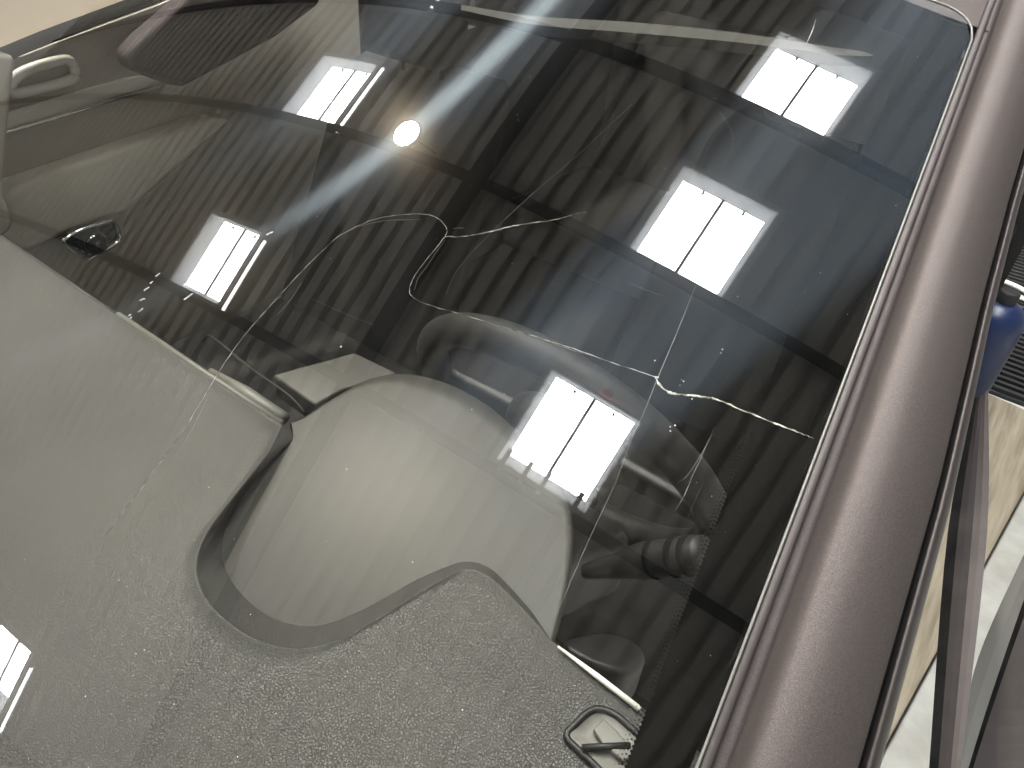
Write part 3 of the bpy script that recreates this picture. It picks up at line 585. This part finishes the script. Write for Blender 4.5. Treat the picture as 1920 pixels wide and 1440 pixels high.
# ---------------------------------------------------------------- steering wheel
sw = empty('steering_wheel', (.40, .635, .885), parent=car)
wn = V((0, .90, .44)).normalized(); wu = V((0, -.44, .90)).normalized(); wx = V((1, 0, 0))
wc = V((0, 0, 0))
tube('rim', [wc + wx * (.178 * math.cos(t)) + wu * (.174 * math.sin(t)) for t in [2 * math.pi * k / 64 for k in range(64)]], .018, 'rim_leather', sw, 14, True)
hub = [wc + wx * (.075 * math.cos(t)) + wu * (.062 * math.sin(t)) - wn * .012 for t in [2 * math.pi * k / 28 for k in range(28)]]
slab('hub', hub, wn * .035, 'dark_plastic', sw, .012)
for s in (1, -1):
    slab('spoke', [wc + wx * s * .06 + wu * .022, wc + wx * s * .172 + wu * .014, wc + wx * s * .172 - wu * .022, wc + wx * s * .06 - wu * .03], wn * .014, 'dark_plastic', sw, .005)
slab('spoke', [wc + wx * .022 - wu * .05, wc + wx * .018 - wu * .168, wc - wx * .018 - wu * .168, wc - wx * .022 - wu * .05], wn * .014, 'dark_plastic', sw, .005)
stk = empty('indicator_stalk', D['stalk'][0], parent=car)
sp = cat_rom(D['stalk'], 5); L0 = V(D['stalk'][0])
tube('lever', [q - L0 for q in sp], [.006 + .0095 * min(1, (i / (len(sp) - 1)) * 2.2) for i in range(len(sp))], 'dark_plastic', stk, 16)
for i in (11, 15, 17): tube('collar', [sp[i] - L0, sp[min(i + 1, len(sp) - 1)] - L0], .0163, 'rubber', stk, 16)
o = D['red'][0]; box('belt_buckle', o, (.022, .03, .012), 'red_plastic', car, .003)

# ---------------------------------------------------------------- cabin: shell, seats, headliner, doors
cab = empty('cabin', (0, 0, 0), parent=car)
box('floor_pan', (0, 1.3, .22), (1.5, 2.8, .04), 'fabric', cab)
box('rear_bulkhead', (0, 2.62, .75), (1.46, .04, 1.0), 'fabric', cab)
box('firewall', (0, -.02, .55), (1.46, .04, .72), 'dark_plastic', cab)
box('sill_panel', (.68, 1.75, .42), (.03, 1.75, .40), 'dark_plastic', cab)
rows = [[V((x, y, 1.335 + .045 * math.sin(math.pi * (y - .8) / 1.9) - .05 * abs(x / .6) ** 3)) for x in [-.6 + .06 * i for i in range(21)]] for y in [.84 + .09 * k for k in range(21)]]
mesh('headliner', *grid(rows), 'headliner', cab, True)
# sun-shade strip under the top of the glass
st, sb = cat_rom([(a, b, 0) for a, b in D['strip_top']], 5), cat_rom([(a, b, 0) for a, b in D['strip_bot']], 5)
rows = [[gl(p_.x, p_.y, -.012) for p_ in st], [gl(q.x, q.y, -.012) for q in sb], [gl(q.x, q.y, -.022) for q in sb], [gl(p_.x, p_.y, -.022) for p_ in st]]
rows.append(rows[0]); mesh('visor_edge', *grid(rows), 'headliner', cab, False)
def seat(x, y, mat_='fabric'):
    s = empty('seat', (x, y, .24), parent=car)
    bevel(box('cushion', (0, .0, .20), (.50, .52, .16), mat_, s), .05, 4)
    sl = [(-.24, .20, .22), (.24, .20, .22), (.21, .43, .76), (-.21, .43, .76)]
    slab('backrest', sl, (0, .11, .04), mat_, s, .04)
    slab('headrest', [(-.12, .40, .80), (.12, .40, .80), (.11, .43, .96), (-.11, .43, .96)], (0, .08, .02), mat_, s, .03)
    for dx in (-.05, .05): tube('headrest_post', [(dx, .47, .74), (dx, .48, .82)], .006, 'dark_plastic', s, 8)
    return s
seat(-.37, .76); seat(.37, 1.0)
rs = empty('rear_seat', (0, 2.1, .24), parent=car)
bevel(box('cushion', (0, 0, .18), (1.25, .5, .16), 'fabric', rs), .04); slab('backrest', [(-.62, .25, .2), (.62, .25, .2), (.58, .45, .72), (-.58, .45, .72)], (0, .1, .03), 'fabric', rs, .03)
# passenger side: door and trims
pd = empty('door', (-.72, .4, .2), parent=car); pd['label'] = 'closed passenger door seen through the glass'
def pdm(o): o.location = -V(pd.location); return o
pdm(slab('door_card', [(-.70, .40, .30), (-.70, 1.38, .30), (-.70, 1.38, D['cardtop'][-1][2])] + D['cardtop'][::-1] + [(-.70, .40, D['cardtop'][0][2])], (-.04, 0, 0), 'taupe_trim', pd, .01))
pdm(tube('window_seal', [V(q) + V((-.02, 0, .004)) for q in D['cardtop']], .024, 'rubber', pd, 10, squash=.35))
pdm(slab('upper_trim', D['upper'], (-.008, 0, 0), 'taupe_trim', pd, .002))
pdm(slab('ornament', D['orn'], (-.012, 0, 0), 'satin_trim', pd, .002))
pdm(tube('bright_strip', D['chrome'], .0035, 'chrome', pd, 8))
pdm(tube('release_surround', cat_rom(D['ring'], 5, True), .0085, 'white_plastic', pd, 10, True))
pdm(slab('arm_rest', D['arm'], (-.05, 0, 0), 'grey_trim', pd, .012))
pdm(tube('pull_surround', cat_rom(D['oval'], 5, True), .0035, 'chrome', pd, 10, True))
pdm(slab('pull_recess', cat_rom([V(q) + V((-.002, 0, 0)) for q in D['oval']], 4, True), (-.006, 0, 0), 'gloss_black', pd, .001))
bc_ = V(D['ovalball'][0]); pdm(tube('pull_knob', [bc_ + V((.002, 0, 0)), bc_ + V((.02, 0, 0)), bc_ + V((.03, 0, 0))], [.024, .02, .008], 'gloss_black', pd, 18))
slab('dash_end_trim', D['corner'], (-.05, 0, 0), 'taupe_trim', cab, .008)
slab('centre_pillar_trim', D['lobe'], (-.05, 0, 0), 'dark_paint', cab, .02)
# rear side panel with its window opening
hx = -.72
outer = [(hx, 1.36, .25), (hx, 2.62, .25), (hx, 2.62, 1.32), (hx, 1.36, 1.34)]
bm = bmesh.new()
ov = [bm.verts.new(p_) for p_ in outer]; iv = [bm.verts.new(p_) for p_ in D['rearhole']]
es = [bm.edges.new((a, b)) for a, b in zip(ov, ov[1:] + ov[:1])] + [bm.edges.new((a, b)) for a, b in zip(iv, iv[1:] + iv[:1])]
bmesh.ops.triangle_fill(bm, use_beauty=True, edges=es); r_ = bmesh.ops.extrude_face_region(bm, geom=list(bm.faces))
bmesh.ops.translate(bm, verts=[e for e in r_['geom'] if isinstance(e, bmesh.types.BMVert)], vec=(-.03, 0, 0))
bmesh.ops.recalc_face_normals(bm, faces=bm.faces)
me = bpy.data.meshes.new('rear_side_panel'); bm.to_mesh(me); bm.free(); me.materials.append(MATS['fabric']); o = link(bpy.data.objects.new('rear_side_panel', me)); o.parent = cab
# driver side: open door (frame post and belt line)
dd_ = empty('door', D['bar'][2][0], parent=car); dd_['label'] = 'open driver door, its window frame standing clear of the pillar'
def ddm(o): o.location = -V(dd_.location); return o
br = D['bar']; K = len(br)
def strip(name, i0, i1, deep, material, lift=0.):
    rows = []
    ps = [[V(q) for q in r] for r in br]
    a = cat_rom([r[i0] for r in ps], 6); b = cat_rom([r[i1] for r in ps], 6)
    vw = (V(D['cam']['back']) * -1)
    dn = V((.15, .72, -.68)).normalized() * deep; lf = V((-.15, -.72, .68)).normalized() * lift
    for p_, q in zip(a, b):
        m_ = (p_ + q) / 2; rows.append([p_ + dn, p_ + lf * .0, m_ + lf, q, q + dn])
    return ddm(mesh(name, *grid(rows), material, dd_, False))
strip('window_seal', 0, 1, .03, 'rubber', .0003)
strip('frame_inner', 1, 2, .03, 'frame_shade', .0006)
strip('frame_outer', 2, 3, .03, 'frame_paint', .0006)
bl = D['belt2']
def bstrip(name, i0, i1, deep, material, lift):
    a = cat_rom([r[i0] for r in bl], 6); b = cat_rom([r[i1] for r in bl], 6); dn = V((.15, .72, -.68)).normalized()
    rows = [[p_ + dn * deep, p_, (p_ + q) / 2 - dn * lift, q, q + dn * deep] for p_, q in zip(a, b)]
    return ddm(mesh(name, *grid(rows), material, dd_, False))
bstrip('belt_weatherstrip', 0, 1, .02, 'seal_grey', .001)
bstrip('belt_groove', 1, 2, .02, 'rubber', 0.)
bstrip('door_skin', 2, 3, .05, 'trim_paint', .002)

# ---------------------------------------------------------------- hall roof
RF = D['roof']; psi = R(RF['psi']); TX, TY = math.tan(R(RF['tx'])), math.tan(R(RF['ty']))
rn = V((-TX, -TY, 1)).normalized()
def rp(t, s, up_=0.):
    x = t * math.cos(psi) - s * math.sin(psi); y = t * math.sin(psi) + s * math.cos(psi)
    return V((x, y, RF['H'] + TX * x + TY * y)) + rn * up_
et = (rp(1, 0) - rp(0, 0)).normalized(); es_ = (rp(0, 1) - rp(0, 0)).normalized()
W_, H_ = RF['w'], abs(RF['h'])
rowtop = [RF['s0'], RF['s0'] + RF['P'] + RF['dv'], RF['s0'] + 2 * RF['P']]
SK = [('R', 0), ('R', 1), ('R', 2), ('L', 0), ('L', 1), ('L', 2), ('L', 3)]
sky = []
for col, r_ in SK:
    t0 = RF['tR'] if col == 'R' else RF['tL']
    s1 = (rowtop[r_] if r_ < 3 else -5.16) + (RF['dL'] if col == 'L' and r_ < 3 else 0)
    sky.append((t0 - .03, t0 + W_ + .03, s1 - H_ - .03, s1 + .03, col, r_))
ceil = empty('ceiling', rp(-1.5, 0), kind='structure')
PER = .195
def profile(t0, t1):
    pts = []; k = math.floor(t0 / PER) - 1
    shape = [(0, .0), (.112, .0), (.127, .115), (.180, .115), (.195, .0)]
    def h(t):
        q = (t / PER - math.floor(t / PER)) * PER
        for (a, ha), (b, hb) in zip(shape, shape[1:]):
            if a <= q <= b: return ha + (hb - ha) * (q - a) / (b - a)
        return 0
    ts = {t0, t1}
    while k * PER < t1:
        for a, _h in shape[:-1]:
            if t0 < k * PER + a < t1: ts.add(k * PER + a)
        k += 1
    return [(t, h(t)) for t in sorted(ts)]
def sheetpiece(t0, t1, s0, s1):
    pr = profile(t0, t1); rows = [[rp(t, s, h) for t, h in pr] for s in (s0, s1)]
    o = mesh('roof_sheet', *grid(rows), 'sheet_metal', ceil, False); o.location = -V(ceil.location)
tL0, tL1, tR0, tR1 = RF['tL'] - .03, RF['tL'] + W_ + .03, RF['tR'] - .03, RF['tR'] + W_ + .03
SMIN, SMAX = -11., 9.
def runs(t0, t1):
    t = t0
    while t < t1 - 1e-6:
        t2 = min(t + 1.025, t1); sheetpiece(t, t2, SMIN, SMAX); t = t2
runs(-14.2, tL0); runs(tL1, tR0); runs(tR1, 9.2)
for col, t0, t1 in (('L', tL0, tL1), ('R', tR0, tR1)):
    cuts = sorted([(a, b) for (x0, x1, a, b, cc, _r) in sky if cc == col]); s = SMIN
    for a, b in cuts: sheetpiece(t0, t1, s, a); s = b
    sheetpiece(t0, t1, s, SMAX)
where = {('R', 0): 'topmost of the right column', ('R', 1): 'in the middle of the right column',
         ('R', 2): 'lowest of the right column', ('L', 0): 'cut by the top edge of the photo',
         ('L', 1): 'left of the round lamp', ('L', 2): 'lower left, beside the scuffed glass', ('L', 3): 'cut by the left edge, over the dashboard'}
def quad_frame(t0, t1, s0, s1, o0, o1, z0, z1):
    """ring of four sloping walls between an inner/outer rectangle at two heights"""
    def ring(o_, z): return [rp(t0 - o_, s0 - o_, z), rp(t1 + o_, s0 - o_, z), rp(t1 + o_, s1 + o_, z), rp(t0 - o_, s1 + o_, z)]
    return ring(o0, z0), ring(o1, z1)
for t0, t1, s0, s1, col, r_ in sky:
    base = rp((t0 + t1) / 2, (s0 + s1) / 2)
    sk = empty('skylight', base, 'white framed roof skylight, ' + where[(col, r_)], 'skylight', 'skylights in the hall roof')
    def add(o): o.location = -base; return o
    a = quad_frame(t0, t1, s0, s1, -.028, .03, -.055, -.045); b = quad_frame(t0, t1, s0, s1, .0, -.055, .02, .2)
    rings = [a[0], a[1], b[0], quad_frame(t0, t1, s0, s1, -.02, -.02, .21, .21)[0], quad_frame(t0, t1, s0, s1, -.072, -.072, .21, .21)[0], quad_frame(t0, t1, s0, s1, -.040, -.040, -.03, -.03)[0], a[0]]
    add(mesh('curb', *grid(rings, True), 'white_curb', sk, False))
    i_ = .07; tm = (t0 + t1) / 2; sides = [(t0 + i_, tm - .012), (tm + .012, t1 - i_)]
    for x0, x1 in sides:
        c_ = rp((x0 + x1) / 2, (s0 + s1) / 2, .2)
        add(box('pane', c_, (x1 - x0, s1 - s0 - 2 * i_, .012), 'skylight_pane', sk, ax=et, ay=es_, az=rn))
    add(box('glazing_bar', rp(tm, (s0 + s1) / 2, .183), (.028, s1 - s0 - 2 * i_ + .02, .03), 'dark_steel', sk, ax=et, ay=es_, az=rn))
    for f in (.3, .72):
        add(box('catch', rp(t0 + (t1 - t0) * f, s1 - .10, .17), (.024, .03, .04), 'dark_steel', sk, ax=et, ay=es_, az=rn))
    if (col, r_) == ('R', 2):
        for f in (.10, .33, .52, .86):
            add(box('bracket', rp(t0 + (t1 - t0) * f, s0 + .06, -.06), (.04, .20, .03), 'conduit_grey', sk, ax=et, ay=es_, az=rn))
    if col == 'L':
        q = rp(t1 + .13, (s0 + s1) / 2, -.10)
        tb = empty('tube_lamp', q, 'lit white tube lamp beside the skylight ' + where[(col, r_)], 'lamp', 'tube lamps along the left skylights')
        p0, p1 = rp(t1 + .13, s0 + .02, -.12) - q, rp(t1 + .13, s1 - .06, -.12) - q
        tube('diffuser', [p0, p1], .017, 'tube_lens', tb, 12); box('housing', (p0 + p1) / 2 + rn * .03, (.05, s1 - s0, .03), 'conduit_grey', tb, ax=et, ay=es_, az=rn)
        for e in (p0, p1): tube('end_cap', [e - es_ * .02, e + es_ * .02], .019, 'conduit_grey', tb, 12)
    else:
        q = rp(t0 - .085, (s0 + s1) / 2, -.06)
        cdt = tube('conduit', [rp(t0 - .085, s0 - .05, -.05), rp(t0 - .085, s1 + .1, -.05)], .022, 'conduit_grey', None, 10, loc=q)
        tag(cdt, 'grey conduit pipe left of the skylight ' + where[(col, r_)], 'pipe', 'conduits along the right skylights')
# purlins under each row and deep rafters along the ribs
ords = ['under the topmost skylight row', 'under the second skylight row', 'under the third skylight row', 'under the lowest skylight row', 'between the third and lowest skylight rows']
for k, s in enumerate([rowtop[0] - H_ - .06, rowtop[1] - H_ - .06, rowtop[2] - H_ - .08, -5.16 - H_ - .08]):
    c_ = rp(-2.5, s, -.13)
    pu = empty('purlin', c_, 'dark steel roof purlin ' + ords[k], 'beam', 'purlins across the hall roof')
    box('web', (0, 0, 0), (23, .012, .14), 'dark_steel', pu, ax=et, ay=es_, az=rn)
    for z in (-.075, .075): box('flange', rn * z, (23, .075, .010), 'dark_steel', pu, ax=et, ay=es_, az=rn)
for k, t in enumerate((-1.62, 3.2)):
    c_ = rp(t, -1, -.30)
    ra = empty('rafter', c_, ['dark steel rafter between the two skylight columns', 'dark steel rafter right of the right skylight column'][k], 'beam')
    box('web', (0, 0, 0), (.014, 20, .2), 'dark_steel', ra, ax=et, ay=es_, az=rn)
    for z in (-.105, .105): box('flange', rn * z, (.11, 20, .012), 'dark_steel', ra, ax=et, ay=es_, az=rn)
# round high-bay lamp
lp, ldir = V(D['lampdir'][0]), V(D['lampdir'][1]); q = lp + ldir * ((5.35 - lp.z) / ldir.z)
hb = empty('high_bay_lamp', q, 'round glaring lamp hanging from the roof, mirrored as a white disc', 'lamp')
ring = lambda r_, z, n_=32: [V((r_ * math.cos(2 * math.pi * k / n_), r_ * math.sin(2 * math.pi * k / n_), z)) for k in range(n_)]
mesh('lens', *grid([ring(.001, -.012), ring(.08, -.010), ring(.112, 0)], True), 'lamp_lens', hb, True)
mesh('housing', *grid([ring(.113, .0), ring(.132, -.012), ring(.137, .01), ring(.11, .09), ring(.06, .12), ring(.055, .2), ring(.001, .2)], True), 'dark_steel', hb, True)
tube('hanger', [(0, 0, .19), (0, 0, rp(q.x, q.y).z - q.z)], .008, 'dark_steel', hb, 8)
lp, ldir = V(D['redroof'][0]), V(D['redroof'][1]); q = lp + ldir * ((5.80 - lp.z) / ldir.z)
rb = mesh('beacon', *grid([ring(.04, .08, 20), ring(.042, 0, 20), ring(.036, -.03, 20), ring(.018, -.048, 20), ring(.001, -.052, 20)], True), 'red_plastic', None, True); rb.location = q
tag(rb, 'small red beacon on the purlin beside the lowest right skylight', 'beacon')

wp = empty('wall_panel', (-1.9, 1.6, 0), 'beige upright panel standing outside the passenger window', 'panel')
for k in range(4):
    slab('board', [(-.25 + .004 * k, -1.5 + .75 * k + .006, .02), (-.25, -.75 + .75 * k, .02), (-.1, -.75 + .75 * k, 1.3), (-.1, -1.5 + .75 * k + .006, 1.3)], (-.02, 0, 0), 'beige_trim', wp, .004)
# ---------------------------------------------------------------- ground and what lies beside the car
g_ = mesh('ground', [(-16, -16, 0), (16, -16, 0), (16, 16, 0), (-16, 16, 0)], [(0, 1, 2, 3)], 'concrete'); tag(g_, kind='structure')
wd = [V(q) for q in D['wood']]; ax = (wd[3] - wd[0]); ax.z = 0; ax.normalize(); sd = V((ax.y, -ax.x, 0))
def plank(name, o0, o1, l0, l1, z0, z1, material, label, cat, bev=.006, cuts=1):
    q = wd[0] + ax * ((l0 + l1) / 2) + sd * ((o0 + o1) / 2); q.z = z0
    o = box(name, (0, 0, (z1 - z0) / 2), (o1 - o0, l1 - l0, z1 - z0), material, None, bev, ax=sd, ay=ax)
    o.location = q; return tag(o, label, cat)
plank('timber_beam', -.30, -.004, -.9, 1.45, .0, .10, 'timber', 'weathered tan timber beam lying beside the car sill', 'timber')
plank('stone_slab', .0, .115, -.9, 3.2, .0, .10, 'limestone', 'long cream rough stone slab between the timber pieces', 'stone')
plank('timber_batten', .118, .17, -.9, 2.6, .0, .10, 'timber', 'narrow timber batten on the outer side of the stone slab', 'timber')
mt = empty('floor_mat', (1.0, 3.55, 0), 'black ribbed rubber mat on the floor behind the timber', 'mat')
box('base', (0, 0, .008), (2.0, 1.6, .012), 'mat_rubber', mt)
for k in range(40): box('rib', (0, -.78 + .04 * k, .02), (2.0, .018, .016), 'mat_rubber', mt)
bl_ = V(D['g0']['blue'])
bk = empty('canister', (bl_.x - .15, bl_.y, .10), 'dark blue plastic canister standing on the timber past the door frame', 'canister')
mesh('body', *grid([ring(.001, .0), ring(.066, .0), ring(.074, .008), ring(.076, .05), ring(.076, .30), ring(.070, .335), ring(.050, .36), ring(.028, .37), ring(.001, .37)], True), 'blue_plastic', bk, True)
mesh('cap', *grid([ring(.026, .365), ring(.027, .40), ring(.024, .404), ring(.001, .404)], True), 'mat_rubber', bk, True)
a0, a1, b0, b1 = [V(D['g0'][k]) for k in ('c1', 'c2', 'c3', 'c4')]
for i_, (p_, q) in enumerate(((a0, a1), (b0, b1))):
    d_ = q - p_
    pts = [p_ - d_ * 2 + V((0, .2, 0)), p_ - d_, p_, q, q + d_ * 1.5 + V((0, -.06, 0)), q + d_ * 4 + V((0, -.4, 0))]
    cb = tube('cable', cat_rom([(x.x, x.y, .04) for x in pts], 8), .011, 'cable_white', None, 10)
    tag(cb, ['white cable on the black mat, the farther of two', 'white cable on the black mat, the nearer of two'][i_], 'cable', 'white cables on the mat')
